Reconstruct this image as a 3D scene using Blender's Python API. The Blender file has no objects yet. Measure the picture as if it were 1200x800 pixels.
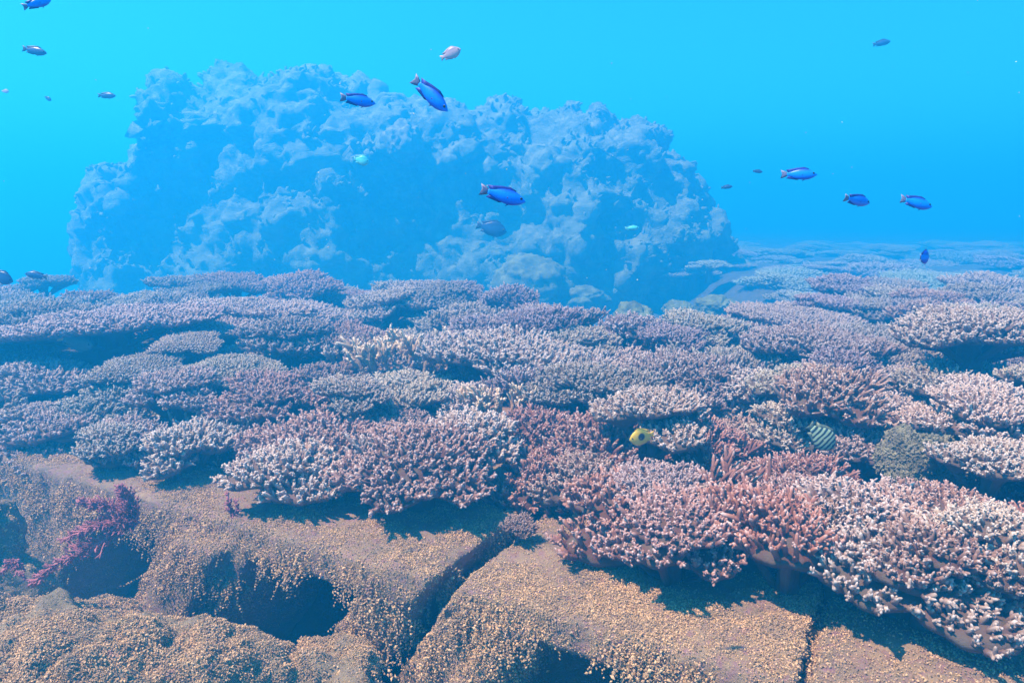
import bpy, math, random
import numpy as np
from mathutils import Vector, Matrix

scene = bpy.context.scene
COL = scene.collection
R = math.radians

# ------------------------------------------------------------------ camera
PITCH = R(9.6)
CAMZ = 1.0
FPX = 857.0
cam_d = bpy.data.cameras.new('camera')
cam_d.sensor_width = 36.0
cam_d.lens = 36.0 * FPX / 1200.0
cam_d.clip_start = 0.02
cam_d.clip_end = 400.0
cam = bpy.data.objects.new('camera', cam_d)
COL.objects.link(cam)
cam.location = (0, 0, CAMZ)
cam.rotation_euler = (R(90) - PITCH, 0, 0)
scene.camera = cam

# ------------------------------------------------------------------ light
SUN_EL, SUN_AZ = R(61), math.atan2(-0.90, -0.36)     # azimuth measured from +Y towards +X
world = bpy.data.worlds.new('World')
scene.world = world
world.use_nodes = True
wn = world.node_tree
wn.nodes.clear()
wo = wn.nodes.new('ShaderNodeOutputWorld')
wb = wn.nodes.new('ShaderNodeBackground')
ws = wn.nodes.new('ShaderNodeTexSky')
ws.sky_type = 'NISHITA'
ws.sun_disc = False
ws.sun_elevation = SUN_EL
ws.sun_rotation = SUN_AZ
wm = wn.nodes.new('ShaderNodeMix')
wm.data_type = 'RGBA'
wm.blend_type = 'MULTIPLY'
wm.inputs['Factor'].default_value = 1.0
wm.inputs['B'].default_value = (0.13, 0.93, 1.0, 1)   # daylight sky seen through the sea surface
wn.links.new(ws.outputs['Color'], wm.inputs['A'])
wn.links.new(wm.outputs['Result'], wb.inputs['Color'])
wb.inputs['Strength'].default_value = 0.08
wn.links.new(wb.outputs['Background'], wo.inputs['Surface'])

sun_d = bpy.data.lights.new('sun', 'SUN')
sun_d.energy = 5.0
sun_d.angle = R(0.6)
sun_d.color = (1.0, 0.80, 0.64)
sun = bpy.data.objects.new('sun', sun_d)
COL.objects.link(sun)
to_sun = Vector((math.sin(SUN_AZ) * math.cos(SUN_EL), math.cos(SUN_AZ) * math.cos(SUN_EL), math.sin(SUN_EL)))
sun.rotation_euler = (-to_sun).to_track_quat('-Z', 'Y').to_euler()
sun.location = (0, 0, 8)

scene.view_settings.view_transform = 'Standard'
scene.view_settings.look = 'None'
scene.view_settings.gamma = 1.0
scene.view_settings.use_curve_mapping = False
scene.view_settings.exposure = 1.52
HAZE_COL = (0.014, 0.44, 0.97, 1)
HAZE_ABS = (0.03, 0.12, 1.0, 1)
HAZE_DEN = 0.132
HAZE_ANI = 0.35
HAZE_TOP = 3.6

scene.render.engine = 'CYCLES'
scene.cycles.use_denoising = True
scene.cycles.max_bounces = 6
scene.cycles.diffuse_bounces = 3
scene.cycles.volume_bounces = 2
scene.cycles.sample_clamp_indirect = 6.0

rng = np.random.default_rng(7)
random.seed(7)

# ------------------------------------------------------------------ noise
def _hash(ix, iy, iz, seed):
    h = (ix * 374761393 + iy * 668265263 + iz * 2147483647 + seed * 974634777) & 0xffffffff
    h = ((h ^ (h >> 13)) * 1274126177) & 0xffffffff
    h = ((h ^ (h >> 16)) * 2246822519) & 0xffffffff
    return (h ^ (h >> 15)) & 0xffffffff

def noise3(P, seed=0):
    """smooth value noise, -1..1"""
    P = np.asarray(P, float)
    F = np.floor(P)
    I = F.astype(np.int64)
    f = P - F
    f = f * f * f * (f * (f * 6 - 15) + 10)
    out = 0
    for dx in (0, 1):
        wx = f[:, 0] if dx else 1 - f[:, 0]
        for dy in (0, 1):
            wy = f[:, 1] if dy else 1 - f[:, 1]
            for dz in (0, 1):
                wz = f[:, 2] if dz else 1 - f[:, 2]
                out = out + wx * wy * wz * (_hash(I[:, 0] + dx, I[:, 1] + dy, I[:, 2] + dz, seed) / 2147483648.0 - 1)
    return out

ROT = np.array([[0.36, 0.48, -0.8], [-0.8, 0.6, 0.0], [0.48, 0.64, 0.6]])

def fbm(P, oct=4, seed=0, gain=0.5, ridged=False):
    a, s, tot = 1.0, 0, 0
    P = np.asarray(P, float)
    for k in range(oct):
        n = noise3(P + 17.3 * k, seed + k)
        if ridged:
            n = 1 - 2 * np.abs(n)
        s = s + a * n
        tot += a
        a *= gain
        P = (P @ ROT) * 2.03
    return s / tot

def sstep(a, b, x):
    t = np.clip((np.asarray(x, float) - a) / (b - a), 0, 1)
    return t * t * (3 - 2 * t)

# ------------------------------------------------------------------ mesh helpers
def mesh_from(name, V, quads=None, tris=None, attr=None, smooth=True):
    V = np.asarray(V, np.float32)
    me = bpy.data.meshes.new(name)
    nq = 0 if quads is None else len(quads)
    nt = 0 if tris is None else len(tris)
    loops, starts = [], []
    if nq:
        loops.append(np.asarray(quads, np.int32).ravel())
        starts.append(np.arange(nq, dtype=np.int32) * 4)
    if nt:
        loops.append(np.asarray(tris, np.int32).ravel())
        starts.append(nq * 4 + np.arange(nt, dtype=np.int32) * 3)
    loops = np.concatenate(loops)
    starts = np.concatenate(starts)
    me.vertices.add(len(V))
    me.vertices.foreach_set('co', V.ravel())
    me.loops.add(len(loops))
    me.loops.foreach_set('vertex_index', loops)
    me.polygons.add(len(starts))
    me.polygons.foreach_set('loop_start', starts)
    me.polygons.foreach_set('use_smooth', np.full(len(starts), smooth, dtype=bool))
    me.update(calc_edges=True)
    me.validate()
    if attr:
        for k, a in attr.items():
            at = me.attributes.new(k, 'FLOAT', 'POINT')
            at.data.foreach_set('value', np.asarray(a, np.float32))
    return me

def mobj(name, me, mat, parent=None, color=None):
    o = bpy.data.objects.new(name, me)
    COL.objects.link(o)
    if mat is not None and not me.materials:
        me.materials.append(mat)
    elif mat is not None and me.materials[0] != mat:
        o.material_slots[0].link = 'OBJECT'
        o.material_slots[0].material = mat
    if parent is not None:
        o.parent = parent
    if color is not None:
        o.color = (*color, 1)
    return o

def tag(o, label=None, cat=None, group=None, kind=None):
    if label:
        o['label'] = label
    if cat:
        o['category'] = cat
    if group:
        o['group'] = group
    if kind:
        o['kind'] = kind
    return o

def empty(name, loc=(0, 0, 0)):
    o = bpy.data.objects.new(name, None)
    o.empty_display_size = 0.05
    COL.objects.link(o)
    o.location = loc
    return o

class Geo:
    """collects pieces of geometry for one mesh"""
    def __init__(self):
        self.V, self.Q, self.T, self.A, self.n = [], [], [], [], 0
    def add(self, V, Q=None, T=None, A=None):
        V = np.asarray(V, float).reshape(-1, 3)
        self.V.append(V)
        if Q is not None and len(Q):
            self.Q.append(np.asarray(Q).reshape(-1, 4) + self.n)
        if T is not None and len(T):
            self.T.append(np.asarray(T).reshape(-1, 3) + self.n)
        self.A.append(np.zeros(len(V)) if A is None else np.asarray(A, float).ravel())
        self.n += len(V)
    def mesh(self, name, smooth=True):
        return mesh_from(name, np.concatenate(self.V), np.concatenate(self.Q) if self.Q else None,
                         np.concatenate(self.T) if self.T else None, {'tip': np.concatenate(self.A)}, smooth)

def unit(v):
    return v / np.maximum(np.linalg.norm(v, axis=-1, keepdims=True), 1e-9)

def frames(D):
    a = np.where(np.abs(D[:, 2:3]) > 0.9, np.array([[1.0, 0, 0]]), np.array([[0, 0, 1.0]]))
    U = unit(np.cross(a, D))
    return U, np.cross(D, U)

def fingers(g, P, D, L, Rad, sides=6, ts=(0, .38, .72, .93), prof=(1, .92, .78, .5), bend=None, a0=0.0, a1=1.0, jit=0.12, rg=rng):
    """adds N tapered, round tipped, slightly bent fingers; attribute runs from a0 at the base to a1 at the tip"""
    N = len(P)
    if N == 0:
        return
    D = unit(D)
    L = np.broadcast_to(np.asarray(L, float), (N,))
    Rad = np.broadcast_to(np.asarray(Rad, float), (N,))
    a0 = np.broadcast_to(np.asarray(a0, float), (N,))
    a1 = np.broadcast_to(np.asarray(a1, float), (N,))
    U, W = frames(D)
    if bend is None:
        bend = np.zeros((N, 3))
    K = len(ts)
    ph = rg.uniform(0, 6.28, N)
    k = sides * K + 1
    V = np.zeros((N, k, 3))
    A = np.zeros((N, k))
    for i, t in enumerate(ts):
        c = P + D * (L * t)[:, None] + bend * (t * t)
        for s in range(sides):
            an = ph + 6.28318 * s / sides
            r = Rad * prof[i] * (1 + jit * rg.normal(size=N))
            V[:, i * sides + s] = c + (U * np.cos(an)[:, None] + W * np.sin(an)[:, None]) * r[:, None]
            A[:, i * sides + s] = a0 + (a1 - a0) * t
    V[:, -1] = P + D * L[:, None] + bend
    A[:, -1] = a1
    q, tr = [], []
    for i in range(K - 1):
        for s in range(sides):
            s2 = (s + 1) % sides
            q.append((i * sides + s, i * sides + s2, (i + 1) * sides + s2, (i + 1) * sides + s))
    for s in range(sides):
        tr.append(((K - 1) * sides + s, (K - 1) * sides + (s + 1) % sides, k - 1))
    off = (np.arange(N) * k)[:, None, None]
    Q = (np.array(q)[None] + off).reshape(-1, 4) if q else None
    T = (np.array(tr)[None] + off).reshape(-1, 3)
    g.add(V, Q, T, A)

def off_axis(D, ang, rg):
    """directions at angle ang from D, at a random turn about it"""
    U, W = frames(unit(D))
    ph = rg.uniform(0, 6.28318, len(D))
    ang = np.broadcast_to(ang, (len(D),))
    return unit(D) * np.cos(ang)[:, None] + (U * np.cos(ph)[:, None] + W * np.sin(ph)[:, None]) * np.sin(ang)[:, None]

def branchlets(g, P, D, L, r, rg, subs=3, nubs=4, a0=0.0):
    """a coral branchlet: finger, a few side fingers, and small cups on its sides"""
    N = len(P)
    D = unit(D)
    bend = rg.normal(size=(N, 3)) * (L * 0.12)[:, None]
    fingers(g, P, D, L, r, 6, bend=bend, a0=a0, rg=rg)
    for k in range(subs):
        keep = rg.random(N) < 0.85
        t = rg.uniform(0.2, 0.65, N)
        p = P + D * (L * t)[:, None] + bend * (t * t)[:, None]
        d = off_axis(D, rg.uniform(0.5, 1.0, N), rg)
        d[:, 2] += 0.25
        fingers(g, p[keep], d[keep], (L * rg.uniform(.3, .55, N))[keep], (r * rg.uniform(.62, .82, N))[keep], 5,
                ts=(0, .6, .92), prof=(1, .9, .6), a0=(t * 0.6)[keep], a1=rg.uniform(.7, 1, N)[keep], rg=rg)
    for k in range(nubs):
        t = rg.uniform(0.3, 0.97, N)
        p = P + D * (L * t)[:, None] + bend * (t * t)[:, None]
        d = off_axis(D, rg.uniform(0.6, 1.1, N), rg)
        fingers(g, p, d, r * rg.uniform(1.4, 1.95, N), r * .42, 4, ts=(0, .75), prof=(1, .9), a0=t * .7, a1=np.minimum(t + .08, 1), rg=rg)

def blobs(g, P, S, rg, flat=1.0):
    """tiny irregular eight-faced lumps"""
    N = len(P)
    base = np.array([[1, 0, 0], [-1, 0, 0], [0, 1, 0], [0, -1, 0], [0, 0, 1], [0, 0, -1]], float)
    q = rg.normal(size=(N, 3, 3))
    q, _ = np.linalg.qr(q)
    base = base * np.array([0.75, 0.85, 1.2])
    s = S[:, None, None] * rg.uniform(0.4, 1.4, (N, 6, 1))
    V = np.einsum('kj,nij->nki', base, q) * s + P[:, None, :]
    T = np.array([(0, 2, 4), (2, 1, 4), (1, 3, 4), (3, 0, 4), (2, 0, 5), (1, 2, 5), (3, 1, 5), (0, 3, 5)])
    g.add(V, None, (T[None] + (np.arange(N) * 6)[:, None, None]), np.repeat(rg.random(N), 6))

def grid_quads(nu, nv, wrap=False):
    i, j = np.meshgrid(np.arange(nv - 1), np.arange(nu if wrap else nu - 1), indexing='ij')
    j2 = (j + 1) % nu
    return np.stack([i * nu + j, i * nu + j2, (i + 1) * nu + j2, (i + 1) * nu + j], -1).reshape(-1, 4)

def sample_surface(me, n, rg, ok=None):
    """n points and normals spread evenly over a mesh (ok: filter on centre, normal arrays)"""
    me.calc_loop_triangles()
    nt = len(me.loop_triangles)
    tri = np.empty(nt * 3, np.int32)
    me.loop_triangles.foreach_get('vertices', tri)
    tri = tri.reshape(-1, 3)
    co = np.empty(len(me.vertices) * 3, np.float32)
    me.vertices.foreach_get('co', co)
    co = co.reshape(-1, 3).astype(float)
    a, b, c = co[tri[:, 0]], co[tri[:, 1]], co[tri[:, 2]]
    cr = np.cross(b - a, c - a)
    ar = np.linalg.norm(cr, axis=1)
    nm = cr / np.maximum(ar, 1e-12)[:, None]
    if ok is not None:
        ar = ar * ok((a + b + c) / 3, nm)
    if ar.sum() <= 0:
        return np.zeros((0, 3)), np.zeros((0, 3))
    idx = rg.choice(nt, n, p=ar / ar.sum())
    u, v = rg.random(n), rg.random(n)
    fl = u + v > 1
    u[fl], v[fl] = 1 - u[fl], 1 - v[fl]
    return a[idx] + (b - a)[idx] * u[:, None] + (c - a)[idx] * v[:, None], nm[idx]

def remeshed(name, V, Q, voxel, T=None):
    """voxel union of loose closed solids -> (verts, quads)"""
    me = mesh_from('shape', V, Q, T, smooth=False)
    o = bpy.data.objects.new('shape', me)
    COL.objects.link(o)
    m = o.modifiers.new('union', 'REMESH')
    m.mode = 'VOXEL'
    m.voxel_size = voxel
    m.adaptivity = 0
    dg = bpy.context.evaluated_depsgraph_get()
    ev = o.evaluated_get(dg)
    r = bpy.data.meshes.new_from_object(ev)
    bpy.data.objects.remove(o)
    bpy.data.meshes.remove(me)
    return r

def get_co(me):
    co = np.empty(len(me.vertices) * 3, np.float32)
    me.vertices.foreach_get('co', co)
    return co.reshape(-1, 3).astype(float)

def get_no(me):
    no = np.empty(len(me.vertices) * 3, np.float32)
    me.vertex_normals.foreach_get('vector', no)
    return no.reshape(-1, 3).astype(float)

def set_co(me, co):
    me.vertices.foreach_set('co', np.asarray(co, np.float32).ravel())
    me.polygons.foreach_set('use_smooth', np.ones(len(me.polygons), dtype=bool))
    me.update()

def ico(sub=3):
    import bmesh
    bm = bmesh.new()
    bmesh.ops.create_icosphere(bm, subdivisions=sub, radius=1)
    V = np.array([v.co[:] for v in bm.verts])
    T = np.array([[v.index for v in f.verts] for f in bm.faces])
    bm.free()
    return V, T
ICO2, ICO2T = ico(2)
ICO3, ICO3T = ico(3)
ICO5, ICO5T = ico(5)

# ------------------------------------------------------------------ where a pixel of the photograph lies
FW = np.array([0, math.cos(PITCH), -math.sin(PITCH)])
UP = np.array([0, math.sin(PITCH), math.cos(PITCH)])
RT = np.array([1.0, 0, 0])
EYE = np.array([0, 0, CAMZ])

def ray(u, v):
    return RT * (u - 600) / FPX + UP * (400 - v) / FPX + FW

def at(u, v, t):
    """point at depth t (metres along the view axis)"""
    return EYE + ray(u, v) * t

def at_z(u, v, z):
    d = ray(u, v)
    return EYE + d * ((z - CAMZ) / d[2])

def project(P):
    P = np.asarray(P, float) - EYE
    f = P @ FW
    return 600 + P @ RT / f * FPX, 400 - P @ UP / f * FPX, f

# ------------------------------------------------------------------ materials
def new_mat(name):
    m = bpy.data.materials.new(name)
    m.use_nodes = True
    nt = m.node_tree
    return m, nt, nt.nodes['Principled BSDF']

def N(nt, typ, **kw):
    n = nt.nodes.new(typ)
    for k, v in kw.items():
        if k.startswith('i_'):
            key = k[2:].replace('_', ' ')
            n.inputs[key].default_value = v
        else:
            setattr(n, k, v)
    return n

def mixc(nt, fac, a, b, blend='MIX'):
    n = nt.nodes.new('ShaderNodeMix')
    n.data_type = 'RGBA'
    n.blend_type = blend
    for key, x in (('Factor', fac), ('A', a), ('B', b)):
        if isinstance(x, (int, float)):
            n.inputs[key].default_value = x
        elif isinstance(x, tuple):
            n.inputs[key].default_value = (*x, 1) if len(x) == 3 else x
        else:
            nt.links.new(x, n.inputs[key])
    return n.outputs['Result']

def maprange(nt, x, a, b, c=0.0, d=1.0):
    n = N(nt, 'ShaderNodeMapRange')
    n.inputs['From Min'].default_value = a
    n.inputs['From Max'].default_value = b
    n.inputs['To Min'].default_value = c
    n.inputs['To Max'].default_value = d
    nt.links.new(x, n.inputs['Value'])
    return n.outputs['Result']

def ntex(nt, scale, detail=4, rough=0.6, coord='Object'):
    tc = N(nt, 'ShaderNodeTexCoord')
    t = N(nt, 'ShaderNodeTexNoise', i_Scale=scale, i_Detail=detail, i_Roughness=rough)
    nt.links.new(tc.outputs[coord], t.inputs['Vector'])
    return t.outputs['Fac']

def bump(nt, bs, h, strength, dist):
    b = N(nt, 'ShaderNodeBump')
    b.inputs['Strength'].default_value = strength
    b.inputs['Distance'].default_value = dist
    nt.links.new(h, b.inputs['Height'])
    nt.links.new(b.outputs['Normal'], bs.inputs['Normal'])

def coral_mat(name, tipwhite=0.60):
    m, nt, bs = new_mat(name)
    oi = N(nt, 'ShaderNodeObjectInfo')
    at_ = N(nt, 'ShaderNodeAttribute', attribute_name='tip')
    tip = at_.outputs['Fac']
    nz = ntex(nt, 14, 3)
    nz2 = ntex(nt, 150, 3)
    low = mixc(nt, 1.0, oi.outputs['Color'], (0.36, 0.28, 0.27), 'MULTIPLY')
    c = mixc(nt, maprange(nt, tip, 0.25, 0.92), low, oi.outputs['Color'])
    pale = mixc(nt, tipwhite, oi.outputs['Color'], (0.80, 0.69, 0.71))
    mm = N(nt, 'ShaderNodeMath', operation='MULTIPLY')
    nt.links.new(maprange(nt, tip, 0.80, 1.0), mm.inputs[0])
    nt.links.new(maprange(nt, nz, 0.35, 0.62, 0.25, 0.85), mm.inputs[1])
    c = mixc(nt, mm.outputs[0], c, pale)
    c = mixc(nt, 0.5, c, mixc(nt, 1.0, c, maprange(nt, nz2, 0.3, 0.7, 0.55, 1.3), 'MULTIPLY'))
    nt.links.new(c, bs.inputs['Base Color'])
    bs.inputs['Roughness'].default_value = 0.85
    bs.inputs['Specular IOR Level'].default_value = 0.15
    bump(nt, bs, ntex(nt, 420, 2), 0.35, 0.002)
    return m
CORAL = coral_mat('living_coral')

def plate_mat():
    m, nt, bs = new_mat('coral_plate')
    oi = N(nt, 'ShaderNodeObjectInfo')
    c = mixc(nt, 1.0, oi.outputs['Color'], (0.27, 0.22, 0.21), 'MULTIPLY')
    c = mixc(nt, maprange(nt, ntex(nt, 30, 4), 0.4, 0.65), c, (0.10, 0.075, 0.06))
    nt.links.new(c, bs.inputs['Base Color'])
    bs.inputs['Roughness'].default_value = 0.9
    bs.inputs['Specular IOR Level'].default_value = 0.1
    bump(nt, bs, ntex(nt, 120, 3), 0.5, 0.006)
    return m
PLATE = plate_mat()

def rock_mat(name, c1, c2, c3, s1=6, s2=40, bs_=0.6, bd=0.01):
    m, nt, bs = new_mat(name)
    c = mixc(nt, maprange(nt, ntex(nt, s1, 5), 0.38, 0.62), c1, c2)
    c = mixc(nt, maprange(nt, ntex(nt, s2, 4), 0.45, 0.7), c, c3)
    nt.links.new(c, bs.inputs['Base Color'])
    bs.inputs['Roughness'].default_value = 0.95
    bs.inputs['Specular IOR Level'].default_value = 0.1
    bump(nt, bs, ntex(nt, s2 * 3, 6, 0.7), bs_, bd)
    return m
CONCRETE = rock_mat('overgrown_concrete', (0.24, 0.165, 0.12), (0.36, 0.23, 0.15), (0.30, 0.15, 0.16), 9, 55, 0.9, 0.01)
ROCK = rock_mat('overgrown_rock', (0.27, 0.195, 0.13), (0.36, 0.25, 0.16), (0.19, 0.13, 0.10), 8, 50, 0.9, 0.01)
SEABED = rock_mat('reef_rubble', (0.09, 0.075, 0.06), (0.14, 0.11, 0.085), (0.09, 0.06, 0.055), 5, 30, 0.8, 0.015)
BOMMIE = rock_mat('reef_boulder', (0.09, 0.10, 0.075), (0.20, 0.215, 0.15), (0.30, 0.30, 0.20), 1.2, 7, 0.9, 0.05)

def turf_mat():
    m, nt, bs = new_mat('algae_turf')
    a = N(nt, 'ShaderNodeAttribute', attribute_name='tip')
    c = mixc(nt, a.outputs['Fac'], (0.21, 0.125, 0.070), (0.70, 0.415, 0.235))
    c = mixc(nt, maprange(nt, ntex(nt, 11, 4), 0.5, 0.68, 0, .75), c, (0.26, 0.17, 0.12))
    c = mixc(nt, maprange(nt, ntex(nt, 24, 4), 0.62, 0.72, 0, 0.7), c, (0.36, 0.17, 0.17))
    nt.links.new(c, bs.inputs['Base Color'])
    bs.inputs['Roughness'].default_value = 0.95
    bs.inputs['Specular IOR Level'].default_value = 0.05
    return m
TURF = turf_mat()

def plain_mat(name, col, rough=0.6, var=0.35, scale=60, spec=0.3):
    m, nt, bs = new_mat(name)
    d = tuple(x * (1 - var) for x in col)
    c = mixc(nt, maprange(nt, ntex(nt, scale, 3), 0.35, 0.65), d, col)
    nt.links.new(c, bs.inputs['Base Color'])
    bs.inputs['Roughness'].default_value = rough
    bs.inputs['Specular IOR Level'].default_value = spec
    return m
REDWEED = plain_mat('red_seaweed', (0.44, 0.14, 0.17), 0.7, 0.5, 40)
def massive_mat():
    m, nt, bs = new_mat('massive_coral')
    oi = N(nt, 'ShaderNodeObjectInfo')
    c = mixc(nt, 1.0, oi.outputs['Color'], maprange(nt, ntex(nt, 9, 5), 0.35, 0.65, 0.4, 1.15), 'MULTIPLY')
    nt.links.new(c, bs.inputs['Base Color'])
    bs.inputs['Roughness'].default_value = 0.95
    bs.inputs['Specular IOR Level'].default_value = 0.1
    bump(nt, bs, ntex(nt, 60, 4), 0.6, 0.01)
    return m
MASSIVE = massive_mat()

# ------------------------------------------------------------------ the sea floor
FX = np.array([-6, -1.6, -0.9, -0.4, 0.0, 0.2, 0.5, 0.8, 1.2, 6])
FY = np.array([2.4, 2.25, 2.06, 1.86, 1.76, 1.60, 1.36, 1.16, 1.04, 0.8])

def front(x):
    return np.interp(x, FX, FY)

def canopy(x, y):
    """level of the coral tops"""
    x = np.asarray(x, float)
    y = np.asarray(y, float)
    q = y - front(x)
    z = 0.36 + 0.12 * sstep(0.0, 0.9, q) + 0.07 * sstep(1.0, 3.2, q)
    z = z + 0.03 * np.sin(2.1 * x + 1.0) * np.sin(1.7 * y + 0.6) * sstep(0.3, 1.0, q)
    z = z - 0.16 * sstep(5.0, 6.6, y) - 0.04 * sstep(7, 12, y)
    return z

def floor_z(x, y):
    x = np.asarray(x, float)
    y = np.asarray(y, float)
    q = y - front(x)
    z = canopy(x, y) - 0.16
    z = z + (-0.45 - z) * (1 - sstep(0.12, 0.42, q))
    yb = np.interp(x, [-5, -0.6, 0.05, 0.4, 1.15, 1.8, 2.6], [5.5, 5.3, 4.5, 3.4, 3.4, 4.5, 5.6])
    drop = sstep(0, 1.0, y - yb) * (1 - sstep(2.2, 3.2, x))
    z = z - drop * 0.6
    deep = np.maximum(sstep(15, 21, y) * (1 - sstep(2.5, 5.0, x)), sstep(5.8, 9, y) * (1 - sstep(-6.0, -4.6, x)))
    z = z - 4.2 * deep
    return z

def build_seabed():
    n = 460
    s = np.linspace(-1, 1, n)
    gx = 3.2 * s + 76.8 * np.sign(s) * np.abs(s) ** 5
    s2 = np.linspace(0, 1, n)
    gy = -3.0 + 9.5 * s2 + 73 * s2 ** 6
    X, Y = np.meshgrid(gx, gy)
    x, y = X.ravel(), Y.ravel()
    z = floor_z(x, y)
    P = np.stack([x, y, z], 1)
    z = z + 0.05 * fbm(P * 4, 4, 3) + 0.10 * fbm(P * 0.9, 3, 8) * sstep(5, 9, y)
    P[:, 2] = z
    o = mobj('seabed', mesh_from('seabed', P, grid_quads(n, n)), SEABED)
    tag(o, 'rubbly brown sea floor under the reef', None, None, 'structure')
build_seabed()

# ------------------------------------------------------------------ the air of the place: blue sea water
def build_haze():
    lo = np.array([-90, -8, -7.0])
    hi = np.array([90, 90, HAZE_TOP])
    V = np.array([[(lo, hi)[i][0], (lo, hi)[j][1], (lo, hi)[k][2]] for i in (0, 1) for j in (0, 1) for k in (0, 1)])
    Q = [(0, 1, 3, 2), (4, 6, 7, 5), (0, 4, 5, 1), (2, 3, 7, 6), (0, 2, 6, 4), (1, 5, 7, 3)]
    m = bpy.data.materials.new('sea_water_haze')
    m.use_nodes = True
    nt = m.node_tree
    nt.nodes.clear()
    out = nt.nodes.new('ShaderNodeOutputMaterial')
    pv = nt.nodes.new('ShaderNodeVolumePrincipled')
    pv.inputs['Color'].default_value = HAZE_COL
    pv.inputs['Density'].default_value = HAZE_DEN
    pv.inputs['Anisotropy'].default_value = HAZE_ANI
    pv.inputs['Absorption Color'].default_value = HAZE_ABS
    nt.links.new(pv.outputs['Volume'], out.inputs['Volume'])
    o = mobj('haze', mesh_from('haze', V, Q, smooth=False), m)
    tag(o, 'clear blue sea water that fades the far reef', None, None, 'stuff')
build_haze()

# ------------------------------------------------------------------ concrete blocks in a row, hollow below, grown over
E = unit(np.array([0.875, -0.484, 0.0]))       # along the row, to the right
NN = np.array([0.484, 0.875, 0.0])             # into the reef
ORG = np.array([-0.115, 1.405, 0.25])          # top front corner at the gap
SHEAR = 0.62

def hexa(s0, s1, n0, n1, z0, z1, sh=True):
    V = []
    for s in (s0, s1):
        for n in (n0, n1):
            for z in (z0, z1):
                ss = s + (SHEAR * z if sh else 0.0)
                nn = n + (0.10 * z if n == n0 else 0.0)
                V.append(ORG + E * ss + NN * nn + np.array([0, 0, z]))
    Q = [(0, 1, 3, 2), (4, 6, 7, 5), (0, 4, 5, 1), (2, 3, 7, 6), (0, 2, 6, 4), (1, 5, 7, 3)]
    return np.array(V), np.array(Q)

def crusted(me, rg, big=0.009, mid=0.008, fine=0.007):
    co = get_co(me)
    no = get_no(me)
    d = big * fbm(co * 5, 3, 21) + mid * fbm(co * 22, 3, 5) + fine * fbm(co * 70, 2, 9)
    set_co(me, co + no * d[:, None])
    return me

def turf_on(me, n, rg, size=(0.0010, 0.0025), strands=0, minz=-9, up=-0.2):
    """grains of turf all over the upper faces and strands hanging from the edges"""
    g = Geo()
    P, Nm = sample_surface(me, n, rg, lambda c, m: np.clip(m[:, 2] * 1.2 + 0.45, 0.08, 1.0) * (c[:, 2] > minz) * ((((c - ORG) @ NN) < 0.5) * (c[:, 0] > -1.6) * (c[:, 0] < 1.2) if strands > 400 else 1))
    dens = fbm(P * 9, 3, 40)
    keep = rg.random(n) < np.clip(0.72 + 1.5 * dens, 0.08, 1)
    P, Nm = P[keep], Nm[keep]
    S = rg.uniform(*size, len(P)) * (1 + 0.5 * np.clip(dens[keep], -0.6, 1))
    hgt = rg.random(len(P)) ** 2
    blobs(g, P + Nm * (S * (0.2 + 1.6 * hgt))[:, None], S, rg)
    if strands:
        P, Nm = sample_surface(me, strands, rg, lambda c, m: (np.abs(m[:, 2]) < 0.75) * (m[:, 1] < -0.3) * (c[:, 2] > minz) * np.exp(-((c[:, 2] - 0.16) / 0.10) ** 2))
        cl = fbm(P * 11, 3, 77)
        P, Nm, cl = P[cl > -0.15], Nm[cl > -0.15], cl[cl > -0.15]
        m = len(P)
        L = rg.integers(3, 13, m) * (0.6 + cl)
        p = P.copy()
        dr = np.stack([rg.normal(0, .35, m), rg.normal(-.15, .35, m), -np.ones(m)], 1) + Nm * 0.5
        for k in range(14):
            on = L > k
            if not on.any():
                break
            s = rg.uniform(0.0018, 0.0042, m)
            p = p + unit(dr + rg.normal(0, .5, (m, 3))) * 0.0075
            blobs(g, p[on], s[on], rg)
    return g.mesh('algae_turf', False)

def block(label, solids, n_turf, n_str, seed):
    rg = np.random.default_rng(seed)
    Vs, Qs, k = [], [], 0
    for sd in solids:
        V, Q = hexa(*sd)
        Vs.append(V)
        Qs.append(Q + k)
        k += 8
    me = remeshed('concrete_block', np.concatenate(Vs), np.concatenate(Qs), 0.0135)
    me = crusted(me, rg)
    o = mobj('concrete_block', me, CONCRETE)
    tag(o, label, 'concrete block', 'overgrown concrete blocks in a row')
    t = mobj('algae_turf', turf_on(me, n_turf, rg, strands=n_str, minz=-0.25), TURF, o)
    t['kind'] = 'stuff'
    return o
#         s0     s1    n0    n1    z0     z1
block('long overgrown concrete block in the left foreground with two dark hollows below',
      [(-1.75, -0.062, 0.0, 0.85, -0.085, 0.0), (-0.22, -0.062, 0.03, 0.5, -0.75, -0.05),
       (-0.86, -0.55, -0.01, 0.45, -0.75, -0.05), (-0.78, -0.62, -0.06, 0.3, -0.75, -0.05),
       (-1.75, -1.22, 0.0, 0.45, -0.75, -0.05), (-1.75, -0.04, 0.55, 0.85, -0.75, -0.05)], 240000, 8000, 1)
block('broad overgrown concrete block right of the open gap with a black hollow under its edge',
      [(0.0, 0.665, 0.0, 0.85, -0.07, 0.0), (0.0, 0.12, 0.02, 0.5, -0.75, -0.05), (0.125, 0.20, -0.01, 0.5, -0.75, -0.05),
       (0.56, 0.665, 0.05, 0.5, -0.75, -0.05), (0.0, 0.66, 0.55, 0.85, -0.75, -0.05)], 210000, 7500, 2)
block('shaded concrete block at the lower right behind a thin joint',
      [(0.69, 1.9, 0.0, 0.85, -0.14, -0.005), (0.69, 1.1, 0.05, 0.5, -0.75, -0.05), (0.69, 1.9, 0.5, 0.85, -0.75, -0.05)], 40000, 900, 3)

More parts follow.
